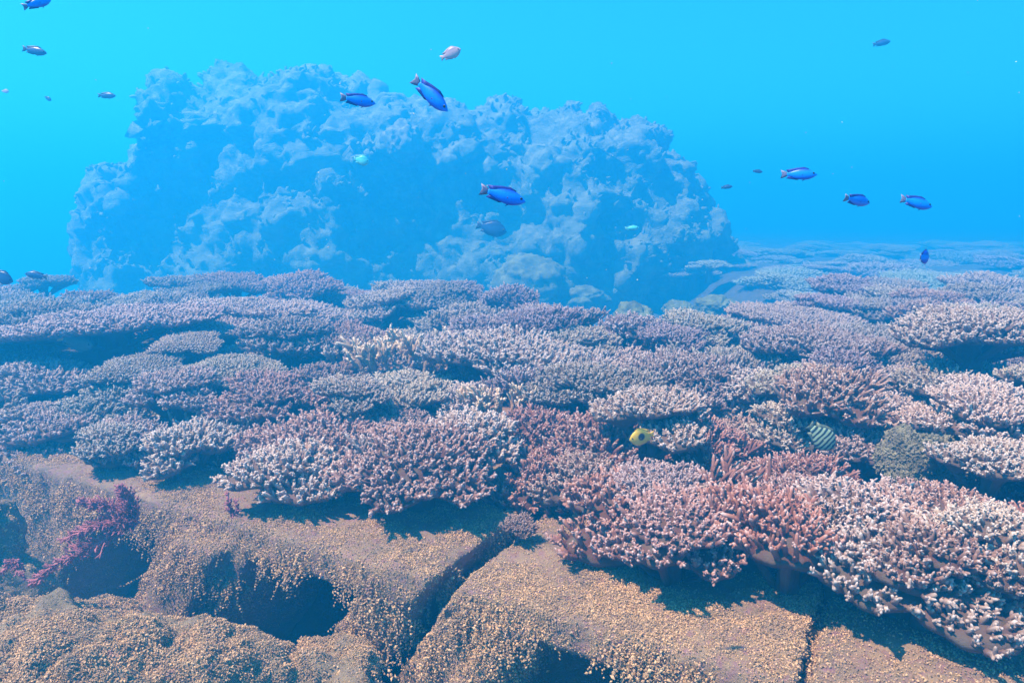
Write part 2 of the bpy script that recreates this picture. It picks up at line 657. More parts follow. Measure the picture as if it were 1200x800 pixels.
# ------------------------------------------------------------------ rocks in front of the blocks
def rock(name, label, parts, seed, n_turf, voxel=0.012, mat=None, tmat=None, fz=(0.0010, 0.0025), cat='rock', group='turf covered rocks in the foreground'):
    rg = np.random.default_rng(seed)
    Vs, Ts, k = [], [], 0
    for (c, r, rz) in parts:
        cz, sz = math.cos(rz), math.sin(rz)
        M = np.array([[cz, -sz, 0], [sz, cz, 0], [0, 0, 1]])
        Vs.append((ICO3 * np.array(r)) @ M.T + np.array(c))
        Ts.append(ICO3T + k)
        k += len(ICO3)
    me = remeshed(name, np.concatenate(Vs), None, voxel, np.concatenate(Ts))
    me = crusted(me, rg, 0.060, 0.030, 0.010)
    o = mobj(name, me, mat or ROCK)
    tag(o, label, cat, group)
    t = mobj('algae_turf', turf_on(me, n_turf, rg, fz, strands=300), tmat or TURF, o)
    t['kind'] = 'stuff'
    return o
rock('overgrown_rock', 'large lumpy tan rock in the lower left corner in front of the block',
     [(at(60, 835, 1.52), (0.36, 0.22, 0.19), -0.4), (at(210, 835, 1.42), (0.23, 0.16, 0.15), -0.25), (at(100, 812, 1.60), (0.28, 0.2, 0.17), -0.5),
      (at(285, 825, 1.45), (0.12, 0.12, 0.115), 0.0), (at(30, 900, 1.4), (0.5, 0.3, 0.3), 0)], 11, 230000)
rock('overgrown_rock', 'small tan rock wedged under the block beside the gap',
     [(at(395, 822, 1.55), (0.105, 0.13, 0.13), 0.3), (at(380, 850, 1.5), (0.15, 0.14, 0.14), 0.2)], 12, 48000)
rock('overgrown_rock', 'shaded rock at the left edge beyond the red seaweed',
     [(at(-30, 640, 1.85), (0.10, 0.16, 0.17), 0.0), (at(-25, 700, 1.8), (0.13, 0.16, 0.12), 0.0)], 13, 9000)

# ------------------------------------------------------------------ the great coral boulder behind
def build_boulder():
    D = 12.2
    K = 12.2 / 7.3
    prof = [(196, 314, .74, 1.0), (232, 228, .78, .95), (226, 166, .6, .62), (300, 160, .85, .7), (370, 160, .85, .72), (450, 190, .9, .72),
            (250, 270, 1.1, 1.2), (380, 270, 1.2, 1.25), (520, 200, .9, .75), (600, 200, .9, .75), (672, 214, .86, .74), (735, 214, .66, .64),
            (540, 280, 1.2, 1.2), (680, 280, 1.1, 1.1), (772, 248, .60, .74), (775, 310, .6, .9), (700, 310, 1.0, .9), (196, 345, .68, .8), (180, 255, .6, .75),
            (850, 350, .55, .4), (900, 345, .5, .36), (945, 356, .36, .26)]
    Vs, Ts, k = [], [], 0
    for i, (u, v, rx, rz) in enumerate(prof):
        c = at(u, v, D + 0.25 * math.sin(i * 2.3))
        low = c[2]
        Vs.append(ICO3 * np.array([rx, 1.1, rz]) * 0.92 * K + c)
        Ts.append(ICO3T + k)
        k += len(ICO3)
    # body down to the sea floor
    for (x, rx) in ((-4.4, 1.4), (-2.6, 2.3), (-0.2, 2.5), (1.4, 1.8), (2.5, 1.2)):
        Vs.append(ICO3 * np.array([rx, 1.8, 1.8]) + np.array([x, 12.4, -0.2]))
        Ts.append(ICO3T + k)
        k += len(ICO3)
    me = remeshed('reef_boulder', np.concatenate(Vs), None, 0.042, np.concatenate(Ts))
    co = get_co(me)
    no = get_no(me)
    d = 0.40 * fbm(co * 0.56, 3, 31) + 0.34 * fbm(co * 1.3, 3, 33) - 0.22
    co = co + no * d[:, None]
    set_co(me, co)
    no = get_no(me)
    d = 0.30 * fbm(co * 2.2, 3, 35) + 0.085 * fbm(co * 6, 3, 39) + 0.035 * fbm(co * 15, 2, 44)
    set_co(me, co + no * d[:, None])
    o = mobj('reef_boulder', me, BOMMIE)
    tag(o, 'huge craggy coral boulder rising behind the reef, blue with distance', 'boulder')
    rg = np.random.default_rng(5)
    P, Nm = sample_surface(me, 7000, rg, lambda c, m: (m[:, 2] > -0.1) * (c[:, 1] < 14))
    cl = fbm(P * 2.2, 3, 60)
    keep = cl > 0.12
    P, Nm = P[keep], Nm[keep]
    g = Geo()
    n = len(P)
    fingers(g, P - Nm * 0.02, unit(Nm + rg.normal(0, .5, (n, 3)) + np.array([0, 0, .4])), rg.uniform(0.04, 0.12, n), rg.uniform(0.016, 0.034, n), 5,
            ts=(0, .5, .9), prof=(1, 1.05, .7), rg=rg)
    t = mobj('soft_growth', g.mesh('soft_growth'), GROWTH, o)
    t['kind'] = 'stuff'
    return o
GROWTH = plain_mat('boulder_growth', (0.21, 0.215, 0.15), 0.9, 0.6, 3, 0.1)
build_boulder()

def massive(label, u, v, t, r, seed, name='massive_coral', col=(0.19, 0.19, 0.095), flat=0.8):
    V = ICO5.copy()
    d = 1 + 0.32 * fbm(ICO5 * 1.8 + seed, 3, seed) + 0.12 * fbm(ICO5 * 6 + seed, 3, seed + 4) + 0.03 * fbm(ICO5 * 22, 2, seed)
    V = V * d[:, None] * np.array(r)
    o = mobj(name, mesh_from(name, V, None, ICO5T), MASSIVE, None, col)
    o.location = at(u, v, t)
    tag(o, label, 'coral', 'rounded corals on and below the boulder')
    return o
massive('large yellow-olive lumpy coral mound at the foot of the boulder', 622, 338, 9.2, (0.47, 0.38, 0.40), 41)
massive('low pale lobe sticking out beside the large yellow-olive mound', 676, 352, 9.3, (0.38, 0.31, 0.19), 42)
massive('olive knobbly coral mound behind the dark staghorn at mid reef', 742, 374, 5.8, (0.16, 0.15, 0.13), 43)
massive('greenish rounded coral in the blue dip right of the mid reef', 838, 360, 6.6, (0.19, 0.18, 0.11), 44)
massive('flat greenish coral between the two rounded mounds in the dip', 795, 362, 6.9, (0.15, 0.16, 0.08), 45)
massive('smooth round coral ball high on the front of the boulder', 472, 168, 10.6, (0.28, 0.26, 0.29), 46, col=(0.24, 0.22, 0.17))
massive('small tan coral knob near the boulder right end', 800, 276, 10.5, (0.15, 0.15, 0.14), 47)

# ------------------------------------------------------------------ coral colonies
def table_template(seed, RR=0.25, lobes=5, spacing=0.0185, flen=0.030, frad=0.0068, dome=0.014, tier=0.055, outward=0.95, subs=2, nubs=6, vase=0.06):
    """list of shelves, each a (plate mesh, branchlet mesh); origin at the foot, tops near z = 0.16"""
    rg = np.random.default_rng(seed)
    L = [dict(c=np.array([0.0, 0.0]), r=RR * rg.uniform(.52, .66), h=0.125, tx=rg.normal(0, .06), ty=rg.normal(0, .06))]
    a0 = rg.uniform(0, 6.28)
    for i in range(lobes - 1):
        a = a0 + 6.28318 * i / max(lobes - 1, 1) + rg.uniform(-.35, .35)
        dd = RR * rg.uniform(.42, .64)
        lr = RR * rg.uniform(.34, .56)
        L.append(dict(c=dd * np.array([math.cos(a), math.sin(a)]), r=lr, h=0.125 - rg.uniform(0, tier), tx=math.cos(a) * rg.uniform(-.02, .16), ty=math.sin(a) * rg.uniform(-.02, .16)))
    for l in L:
        l['ph'] = rg.uniform(0, 6.28, 4)
        l['am'] = np.array([rg.uniform(.05, .18), rg.uniform(.04, .12), rg.uniform(.03, .07)])
    def outline(l, th):
        return l['r'] * (1 + l['am'][0] * np.sin(2 * th + l['ph'][0]) + l['am'][1] * np.sin(3 * th + l['ph'][1]) + l['am'][2] * np.sin(7 * th + l['ph'][2]))
    def topz(l, x, y, q):
        return l['h'] - dome * q ** 2 - (l['tx'] * x + l['ty'] * y) * 0.8 + 0.006 * np.sin(31 * x + l['ph'][3]) * np.sin(29 * y)
    out = []
    for li, l in enumerate(L):
        n = int(l['r'] * 1.4 / spacing) + 2
        ii, jj = np.meshgrid(np.arange(-n, n + 1), np.arange(-n, n + 1))
        x = (ii + 0.5 * (jj & 1)).ravel() * spacing
        y = jj.ravel() * spacing * 0.87
        x = x + rg.normal(0, spacing * .22, x.shape)
        y = y + rg.normal(0, spacing * .22, y.shape)
        th = np.arctan2(y, x)
        q = np.hypot(x, y) / outline(l, th)
        ok = q < 1.0
        x, y, th, q = x[ok], y[ok], th[ok], q[ok]
        z = topz(l, x, y, q)
        hid = np.zeros(len(x), bool)
        for m in L:
            if m is l:
                continue
            mx, my = x + l['c'][0] - m['c'][0], y + l['c'][1] - m['c'][1]
            mq = np.hypot(mx, my) / outline(m, np.arctan2(my, mx))
            mz = topz(m, mx, my, mq)
            hid |= (mq < 0.93) & (mz > z + 0.002) & (mz - z < 0.03)
        ok = ~hid
        x, y, th, q, z = x[ok], y[ok], th[ok], q[ok], z[ok]
        P = np.stack([x + l['c'][0], y + l['c'][1], z - 0.006], 1)
        tilt = outward * q ** 1.7
        D = np.stack([np.cos(th) * np.sin(tilt) + l['tx'] * .7, np.sin(th) * np.sin(tilt) + l['ty'] * .7, np.cos(tilt) + .12], 1) + rg.normal(0, .10, (len(x), 3))
        big = 1 + 0.25 * np.sin(14 * x + l['ph'][1]) * np.sin(13 * y + l['ph'][2])
        Ln = flen * big * (0.8 + 0.5 * q ** 2) * rg.uniform(.75, 1.25, len(x))
        g = Geo()
        branchlets(g, P, D, Ln, frad * (0.9 + 0.25 * q) * rg.uniform(.85, 1.15, len(x)), rg, subs, nubs)
        # plate with a funnel shaped underside
        nth, nr = 48, 7
        tt = np.linspace(0, 6.28318, nth, endpoint=False)
        gp = Geo()
        rows = []
        for k in range(nr):
            qq = (k / (nr - 1)) * 0.985 + 0.004
            rr = outline(l, tt) * qq
            xx, yy = rr * np.cos(tt), rr * np.sin(tt)
            rows.append(np.stack([xx + l['c'][0], yy + l['c'][1], topz(l, xx, yy, qq)], 1))
        for k in range(nr):
            qq = 1.0 - k / (nr - 1)
            rr = outline(l, tt) * max(qq * 0.97, 0.16)
            xx, yy = rr * np.cos(tt), rr * np.sin(tt)
            zz = topz(l, xx, yy, qq) - 0.010 - vase * (1 - qq) ** 1.3
            if k == nr - 1:
                if li == 0:
                    zz = zz * 0 - 0.24
                    xx, yy = xx * 2.3, yy * 2.3
                else:
                    zz = zz * 0 - 0.03
                    xx, yy = xx * .8 - l['c'][0] * .8, yy * .8 - l['c'][1] * .8
            if li == 0 and k == nr - 2:
                xx, yy, zz = xx * 1.3, yy * 1.3, zz - .045
            rows.append(np.stack([xx + l['c'][0], yy + l['c'][1], zz], 1))
        gp.add(np.concatenate(rows), grid_quads(nth, 2 * nr, True))
        out.append((gp.mesh('shelf'), g.mesh('branchlets')))
    return out

def staghorn_template(seed, trunks=9, spread=0.65, blen=0.075, brad=0.0115, levels=3, lean=(0, 0, 0), width=0.13, kids=4, up=.35):
    rg = np.random.default_rng(seed)
    a = rg.uniform(0, 6.28, trunks)
    rr = width * np.sqrt(rg.random(trunks))
    P = np.stack([rr * np.cos(a), rr * np.sin(a), np.zeros(trunks) - 0.06], 1)
    D = unit(np.stack([np.cos(a) * rr / width * spread, np.sin(a) * rr / width * spread, np.ones(trunks) * .75], 1) + np.array(lean) + rg.normal(0, .12, (trunks, 3)))
    gs, gb = Geo(), Geo()
    L = np.full(trunks, blen) * rg.uniform(.8, 1.2, trunks)
    Rd = np.full(trunks, brad)
    for lv in range(levels):
        last = lv == levels - 1
        n = len(P)
        bend = rg.normal(0, 1, (n, 3)) * (L * .12)[:, None]
        bend[:, 2] += L * .10
        g = gb if lv >= levels - 2 else gs
        fingers(g, P, D, L, Rd, 7, ts=(0, .3, .62, .93), prof=(1, .93, .86, .6), bend=bend, a0=0.15 + .25 * lv / levels, a1=1.0 if last else .55, rg=rg)
        for k in range(5):
            t = rg.uniform(.15, .95, n)
            p = P + D * (L * t)[:, None] + bend * (t * t)[:, None]
            fingers(gb, p, off_axis(D, rg.uniform(.6, 1.1, n), rg), Rd * rg.uniform(1.4, 2.1, n), Rd * .33, 4, ts=(0, .75), prof=(1, .9), a0=.3, a1=.35 + .5 * t, rg=rg)
        if last:
            break
        nP, nD, nL, nR = [], [], [], []
        for k in range(kids):
            t = rg.uniform(.35, .98, n)
            p = P + D * (L * t)[:, None] + bend * (t * t)[:, None]
            d = off_axis(D, rg.uniform(.25, .85, n), rg) + np.array([0, 0, up]) + np.array(lean) * .4
            nP.append(p)
            nD.append(unit(d))
            nL.append(L * rg.uniform(.5, .85, n))
            nR.append(Rd * rg.uniform(.74, .9, n))
        P, D, L, Rd = map(np.concatenate, (nP, nD, nL, nR))
    # encrusting foot
    V = ICO3 * np.array([width * .85, width * .85, 0.05]) * (1 + .2 * fbm(ICO3 * 2 + seed, 2, seed))[:, None]
    gs.add(V - np.array([0, 0, 0.075]), None, ICO3T, np.zeros(len(V)))
    return [(gs.mesh('branch_base'), gb.mesh('branchlets'))]

TPL = {}
def make_templates():
    for kind, kw, counts in (('table', dict(spacing=.0178, flen=.029, frad=.0058, dome=.014, tier=.06, outward=1.0), (4, 4, 3)),
                             ('lobed', dict(spacing=.0205, flen=.036, frad=.0073, dome=.025, tier=.07, outward=1.15), (4, 3, 1)),
                             ('bush', dict(spacing=.0215, flen=.048, frad=.0063, dome=.035, tier=.06, outward=1.05, subs=4, nubs=6), (3, 3, 1))):
        for size, RR, n in zip('SMW', (.155, .25, .42), counts):
            k2 = dict(kw)
            if size == 'S':
                for q in ('spacing', 'flen', 'frad'):
                    k2[q] *= .8
            TPL[kind + size] = [table_template(100 + 7 * i + len(TPL) * 31, RR=RR, lobes={'S': 4, 'M': 5, 'W': 8}[size] + i % 2, **k2) for i in range(n)]
    TPL['fineM'] = [table_template(160 + i, RR=.27, lobes=4 + i % 2, spacing=0.0135, flen=0.015, frad=0.0050, dome=.035, tier=.05, subs=1, nubs=2) for i in range(2)]
    TPL['stag'] = [staghorn_template(210 + i, trunks=17 + i) for i in range(3)]
    TPL['sweep'] = [staghorn_template(230 + i, trunks=20, lean=(.75, .25, -.05), spread=.6, width=.13, blen=.10, up=.12, brad=.0088) for i in range(2)]
    for kind in ('tableM', 'lobedM'):                        # one-mesh versions for the far reef
        for i, shelves in enumerate(TPL[kind][:3]):
            V, Q, T, A, n = [], [], [], [], 0
            g = Geo()
            for pm, bm_ in shelves:
                for me in (pm, bm_):
                    co = get_co(me)
                    ls = np.empty(len(me.polygons), np.int32)
                    me.polygons.foreach_get('loop_total', ls)
                    st = np.empty(len(me.polygons), np.int32)
                    me.polygons.foreach_get('loop_start', st)
                    lv = np.empty(len(me.loops), np.int32)
                    me.loops.foreach_get('vertex_index', lv)
                    at_ = np.empty(len(me.vertices), np.float32)
                    me.attributes['tip'].data.foreach_get('value', at_)
                    q = lv[(st[ls == 4][:, None] + np.arange(4))]
                    t = lv[(st[ls == 3][:, None] + np.arange(3))] if (ls == 3).any() else None
                    g.add(co, q, t, at_)
            TPL.setdefault('far', []).append(g.mesh('table_coral'))
make_templates()

PARTNAME = {'stag': 'branch_base', 'sweep': 'branch_base'}
KINDNAME = {'table': 'table_coral', 'lobed': 'lobed_coral', 'fine': 'plate_coral', 'bush': 'bushy_coral', 'stag': 'staghorn_coral', 'sweep': 'staghorn_coral', 'far': 'table_coral'}
GROUP = {'table_coral': 'table corals packed over the reef', 'lobed_coral': 'lobed finger corals packed over the reef', 'plate_coral': 'fine tan plate corals',
         'bushy_coral': 'bushy finger corals packed over the reef', 'staghorn_coral': 'staghorn corals on the reef'}
PROTO = {}
for kind, lst in TPL.items():
    if kind == 'far':
        continue
    for i, shelves in enumerate(lst):
        PROTO[kind, i] = shelves

SIZES = {'S': .155, 'M': .25, 'W': .42}
def colony(kind, i, loc, r, rz, tilt, color, label, group=None, flat=1.0, stretch=1.0):
    """one coral colony of radius r: an Empty at its foot, its shelves, and the branchlets on each shelf"""
    nm = KINDNAME[kind]
    if kind == 'far':
        key, s = 'far', r / .25
    elif kind in PARTNAME:
        key, s = kind, r / .22
    else:
        z = min((k for k in SIZES if kind + k in TPL), key=lambda k: abs(math.log(r / SIZES[k])))
        key, s = kind + z, r / SIZES[z]
    i = i % len(TPL[key])
    if kind == 'far':
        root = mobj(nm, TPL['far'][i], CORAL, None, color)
    else:
        root = empty(nm)
        for pm, bm_ in PROTO[key, i]:
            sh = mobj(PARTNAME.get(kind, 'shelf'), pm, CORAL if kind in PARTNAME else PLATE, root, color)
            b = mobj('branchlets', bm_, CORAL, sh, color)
            b['kind'] = 'stuff'
    # turn about the vertical first, then lean
    root.rotation_euler = (Matrix.Rotation(tilt[1], 4, 'Y') @ Matrix.Rotation(tilt[0], 4, 'X') @ Matrix.Rotation(rz, 4, 'Z')).to_euler()
    root.scale = (s, s, s * flat)
    hgt = {'far': .16, 'stag': .20, 'sweep': .20}.get(kind, .155)
    root.location = (loc[0], loc[1], loc[2] - hgt * s * flat)
    tag(root, label, 'coral', group or GROUP[nm])
    return root

# colours (albedo of the middle of a branchlet)
PINK = (0.39, 0.215, 0.175)
ROSE = (0.38, 0.165, 0.125)
LILAC = (0.36, 0.24, 0.22)
GREY = (0.35, 0.26, 0.21)
PALE = (0.47, 0.33, 0.28)
CREAM = (0.70, 0.45, 0.30)
TAN = (0.42, 0.31, 0.24)
PLUM = (0.31, 0.20, 0.21)
BROWN = (0.36, 0.21, 0.16)

PLACED = []          # (x, y, radius, u, v, landmark)
def place(u, v, w, kind, col, label, lm=None, dz=0.0, lean=0.08, rz=None, var=None, flat=1.0):
    """a colony whose top is seen about pixel (u, v), w pixels wide"""
    z = 0.5
    for _ in range(12):
        p = at_z(u, v, z)
        z = float(canopy(p[0], p[1])) + dz
    f = (p - EYE) @ FW
    r = 0.5 * w * f / FPX
    ri = random.randrange(99) if var is None else var
    b_ = random.uniform(.82, 1.1)
    jit = [x * b_ * random.uniform(.96, 1.04) for x in col]
    colony(kind, ri, (p[0], p[1], z), r, random.uniform(0, 6.28) if rz is None else rz, (lean + random.gauss(0, .03), random.gauss(0, .05)), jit, label, flat=flat)
    PLACED.append((p[0], p[1], r, u, v, lm, f))

# --- back row, from the left
place(130, 362, 260, 'table', LILAC, 'wide flat lilac shelf with a deep shadow gap under it at back left', 'wide flat lilac shelf', lean=.03, flat=.8, dz=0.12)
place(45, 352, 120, 'table', GREY, 'grey shelf at the far left edge behind the wide flat lilac shelf', 'far left grey shelf', lean=.02, dz=0.14)
place(300, 352, 200, 'table', PALE, 'pale shelf at the back edge right of the wide flat lilac shelf', 'pale back shelf', lean=.05, dz=0.1)
place(385, 362, 110, 'lobed', PALE, 'pale finger coral on the back edge just left of the cream antlers', 'pale back finger coral')
place(462, 362, 130, 'stag', CREAM, 'cream antler-branched coral sticking up at the back edge', 'cream antler coral', dz=0.16)
place(415, 378, 80, 'stag', TAN, 'small tan antler coral at the foot of the cream antlers', 'small tan antlers', dz=0.08)
place(558, 370, 95, 'bush', PLUM, 'plum vase-shaped coral at the back edge in mid frame', 'plum vase coral', dz=0.08)
place(632, 362, 105, 'bush', PLUM, 'greyish plum flared coral standing highest before the boulder foot', 'highest flared coral', dz=0.12)
place(600, 392, 190, 'table', PALE, 'long pale shelf in front of the plum vase corals', 'long pale shelf', dz=0.1)
place(470, 398, 170, 'table', LILAC, 'lilac shelf before the cream antlers', 'lilac mid shelf', dz=.0)
place(695, 402, 110, 'stag', PLUM, 'dark plum staghorn clump at the back edge right of mid frame', 'dark plum staghorn', dz=0.11)
place(640, 415, 100, 'table', GREY, 'grey table coral left of the dark plum staghorn', 'grey mid table')
place(735, 410, 80, 'lobed', PALE, 'pale bluish finger coral right of the dark plum staghorn', 'pale bluish finger coral')
place(808, 388, 80, 'stag', GREY, 'upright grey staghorn beside the blue dip', 'upright grey staghorn', dz=0.1)
place(880, 398, 150, 'stag', PLUM, 'wide tangled mauve staghorn right of the blue dip', 'tangled mauve staghorn', dz=0.08)
place(845, 372, 90, 'bush', GREY, 'grey bushy coral at the back edge behind the tangled mauve staghorn', 'grey back bush', dz=.02)
place(935, 364, 170, 'table', PALE, 'pale blue-tinged flat coral at the back edge of the right reef', 'pale blue-tinged flat coral')
place(1000, 388, 180, 'bush', GREY, 'broad grey thicket behind the brown vase on the right', 'broad grey thicket')
place(1140, 362, 170, 'table', PALE, 'large pale shelf with shaded underside at upper right of the reef', 'large pale shelf upper right', lean=.04, dz=0.2)
place(1150, 378, 130, 'table', LILAC, 'lower lip of coral under the large pale shelf at upper right', 'lower lip shelf', dz=0.1)
place(712, 388, 80, 'lobed', GREY, 'grey finger coral low in the blue dip behind the dark plum staghorn', 'dip grey fingers', dz=-.10)
place(765, 380, 90, 'bush', PLUM, 'plum bush low in the blue dip left of the upright grey staghorn', 'dip plum bush', dz=-.12)
place(812, 372, 90, 'lobed', GREY, 'grey lobed coral low in the dip behind the upright grey staghorn', 'dip grey lobes', dz=-.2)
place(866, 410, 120, 'bush', GREY, 'grey bush in front of the foot of the tangled mauve staghorn', 'grey foot bush', dz=.0)
# --- second row
place(222, 388, 90, 'fine', TAN, 'smooth tan fine-textured coral dome left of mid frame', 'smooth tan dome', lean=.12, dz=0.07)
place(165, 404, 120, 'fine', TAN, 'low smooth tan coral below the shadow of the wide shelf', 'low smooth tan coral', lean=.12, dz=0.06)
place(260, 410, 130, 'fine', TAN, 'wide smooth tan coral just in front of the tan dome', 'wide smooth tan coral', lean=.12, dz=0.04)
place(330, 385, 150, 'lobed', GREY, 'grey-white finger coral behind the wide smooth tan coral', 'grey-white finger coral')
place(340, 420, 130, 'stag', PALE, 'pale antler cluster right of the tan corals', 'pale antler cluster', dz=0.06)
place(205, 430, 110, 'table', LILAC, 'lilac ring-shaped coral with a shadowed hollow in its middle', 'ring-shaped lilac coral', dz=0.1)
place(310, 440, 130, 'table', PINK, 'pink-grey shelf right of the ring-shaped lilac coral', 'pink-grey shelf', dz=0.08)
place(408, 440, 90, 'table', PALE, 'small pale shelf with a shadowed lip left of mid frame', 'small pale lipped shelf', dz=0.11)
place(470, 440, 140, 'table', TAN, 'tan table coral right of the small pale lipped shelf', 'tan mid table')
place(582, 428, 100, 'stag', CREAM, 'cream antler coral in the middle of the reef', 'mid cream antlers', dz=0.1)
place(560, 448, 100, 'lobed', PALE, 'whitish finger coral under the mid cream antlers', 'whitish mid fingers')
place(690, 430, 150, 'table', GREY, 'wide brown-grey table below the dark plum staghorn', 'wide brown-grey table', dz=0.07)
place(770, 450, 140, 'table', PALE, 'bluish white shelf over a dark hole right of mid frame', 'bluish white shelf', dz=0.13)
place(885, 432, 120, 'lobed', PALE, 'pale lobed coral in front of the tangled mauve staghorn', 'pale lobed coral', dz=.03)
place(975, 432, 130, 'bush', BROWN, 'brown vase-shaped coral with a dark shaded throat', 'brown vase coral', dz=0.13)
place(1060, 425, 130, 'table', LILAC, 'lilac shelf right of the brown vase coral', 'lilac right shelf')
place(1140, 430, 140, 'bush', LILAC, 'lilac bush by the right edge below the large pale shelf', 'lilac bush', dz=.0)
place(1150, 452, 150, 'table', PALE, 'pale right-edge shelf with a dark slot beneath', 'pale slotted shelf', dz=0.12)
place(1045, 462, 130, 'lobed', PALE, 'pale lobed coral between the brown vase and the right-edge shelves', 'pale lobed right coral')
# --- third row
place(50, 435, 130, 'lobed', LILAC, 'lilac finger coral at the left edge below the wide shelf', 'left-edge lilac fingers')
place(30, 470, 110, 'table', LILAC, 'lilac table coral hugging the left edge mid way down', 'left-edge lilac table')
place(130, 452, 130, 'lobed', GREY, 'grey lobed coral left of the ring-shaped lilac coral', 'grey left lobed coral')
place(150, 490, 120, 'table', PALE, 'pale tilted shelf above the white finger knobs at left', 'pale tilted shelf', dz=.03)
place(265, 480, 140, 'bush', LILAC, 'lilac bush behind the big rosy table', 'lilac bush behind rosy table')
place(380, 495, 200, 'table', PINK, 'big rosy evenly fingered table coral left of mid frame', 'big rosy table', dz=.05, lean=.14)
place(470, 480, 120, 'table', PINK, 'pink table right behind the big rosy table', 'pink table')
place(548, 482, 130, 'lobed', PALE, 'white-tipped lobed coral over a dark hollow in mid frame', 'white-tipped lobed coral', dz=0.1)
place(628, 478, 110, 'bush', ROSE, 'rose bush coral right of the white-tipped lobed coral', 'rose bush coral', dz=.02)
place(700, 492, 150, 'bush', ROSE, 'peach-rose thicket left of the yellow spotted fish', 'peach-rose thicket', dz=.02)
place(815, 488, 120, 'bush', ROSE, 'rose branching coral right of the dark hole', 'rose branching coral', dz=.02)
place(925, 472, 100, 'lobed', PALE, 'pale finger lobes behind the striped fish', 'pale finger lobes', dz=.03)
place(880, 522, 200, 'sweep', ROSE, 'long rose branches sweeping sideways left of the striped fish', 'sweeping rose branches', rz=.15, dz=0.13)
place(850, 545, 150, 'sweep', PINK, 'pinkish branches sweeping sideways below the long rose branches', 'lower sweeping branches', rz=-.1, dz=0.09)
place(945, 535, 130, 'bush', ROSE, 'rose bush right under the striped fish', 'rose bush under striped fish', dz=0.01)
place(1010, 500, 100, 'lobed', LILAC, 'lilac lobed coral right of the striped fish', 'lilac lobed coral')
place(1150, 478, 130, 'lobed', PALE, 'pale right-edge fingers below the slotted shelf', 'pale right-edge fingers', dz=.03)
place(1165, 512, 130, 'table', PALE, 'pale shelf above the dark slot at right edge', 'pale lower right-edge shelf', dz=0.1)
# --- front edge
place(55, 482, 130, 'table', LILAC, 'lilac overhanging shelf at the front left edge above the slab', 'front left lilac shelf', dz=.0)
place(128, 498, 75, 'lobed', PALE, 'round white finger knob at the front edge on the left', 'white finger knob', dz=.03)
place(215, 496, 120, 'lobed', PALE, 'white-fingered coral on the front edge beside the knob', 'white-fingered front coral', dz=.04)
place(345, 520, 130, 'lobed', PALE, 'white finger lobes under the front of the big rosy table', 'white front lobes', dz=.05)
place(490, 514, 190, 'lobed', PINK, 'big white-tipped coral overhanging the slab left of the gap', 'big white-tipped front coral', dz=.08, lean=.18)
place(470, 507, 150, 'bush', LILAC, 'lilac bush on the shoulder behind the big white-tipped front coral', 'lilac shoulder bush', dz=.03)
place(640, 530, 130, 'bush', ROSE, 'dark rose bush in the notch above the gap', 'notch rose bush', dz=.0)
place(608, 606, 42, 'bush', PINK, 'tiny lone pink coral sprig standing at the head of the gap', 'lone pink sprig', dz=-.05)
place(690, 535, 130, 'lobed', PINK, 'white-tipped pink lobes on the front edge just right of the gap', 'pink front lobes', dz=0.02)
place(780, 545, 150, 'table', LILAC, 'lilac white-tipped table below the yellow spotted fish', 'lilac table below yellow fish', dz=0.06)
place(730, 558, 170, 'bush', ROSE, 'dark rose thicket over the right slab', 'front rose thicket', dz=0.05)
place(790, 578, 190, 'table', PINK, 'white-edged pink shelf leaning low over the right slab', 'low white-edged pink shelf', dz=0.08, lean=.15)
place(860, 570, 160, 'lobed', PINK, 'pink-white lobed coral in front of the sweeping branches', 'pink-white lobed coral', dz=.05)
place(975, 570, 170, 'table', PINK, 'pink table under the striped fish', 'pink table under striped fish', dz=0.07)
place(930, 582, 200, 'bush', ROSE, 'large rose bush in the right front behind the lowest shelf', 'large rose front bush', dz=0.09)
place(1010, 565, 170, 'lobed', PALE, 'pale lobed coral stepping down in the right front', 'pale stepped coral', dz=0.10)
place(1110, 570, 180, 'table', PINK, 'pink-grey evenly fingered table at right below the dark slot', 'pink-grey right table', dz=0.08)
place(1170, 595, 150, 'lobed', PALE, 'large white finger coral cut by the right edge', 'white right-edge coral', dz=0.11)
place(1100, 615, 170, 'lobed', PINK, 'pink lobed coral above the lowest right shelf', 'pink lobed right coral', dz=0.09)
place(1065, 611, 240, 'table', PALE, 'nearest coral shelf, white-fingered, hanging out lowest at right front', 'lowest nearest shelf', dz=0.07, lean=.2)
place(1195, 636, 140, 'lobed', PINK, 'pink coral in the right corner beside the lowest shelf', 'right corner pink coral', dz=0.07)
place(985, 586, 120, 'lobed', PINK, 'pink lobes joining the lowest shelf to the rose bush', 'joining pink lobes', dz=0.08)

# --- the packed corals between the ones above
def colour_word(c):
    return {PINK: 'pink', ROSE: 'rose', LILAC: 'lilac', GREY: 'grey', PALE: 'pale', TAN: 'tan', PLUM: 'plum', BROWN: 'brown', CREAM: 'cream'}[c]
FORM = {'table': 'table coral', 'lobed': 'lobed finger coral', 'bush': 'bushy coral', 'stag': 'staghorn coral'}
USED = set()
def filler_label(u, v, f, kind, col, r):
    marks = [m for m in PLACED if m[5]]
    marks.sort(key=lambda m: (m[3] - u) ** 2 + (2.2 * (m[4] - v)) ** 2)
    for m in marks[:6]:
        du, df = u - m[3], f - m[6]
        if abs(du) < 0.5 * FPX * m[2] / m[6] * 1.2:
            rel = 'just behind' if df > 0 else 'just in front of'
        else:
            rel = 'left of' if du < 0 else 'right of'
        for size in ('', 'small ' if r < .17 else 'broad '):
            l = f'{size}{colour_word(col)} {FORM[kind]} {rel} the {m[5]}'
            if l not in USED and len(l.split()) <= 16:
                USED.add(l)
                return l
    l = f'{colour_word(col)} {FORM[kind]} between the {marks[0][5]} and the {marks[1][5]}'
    USED.add(l)
    return l

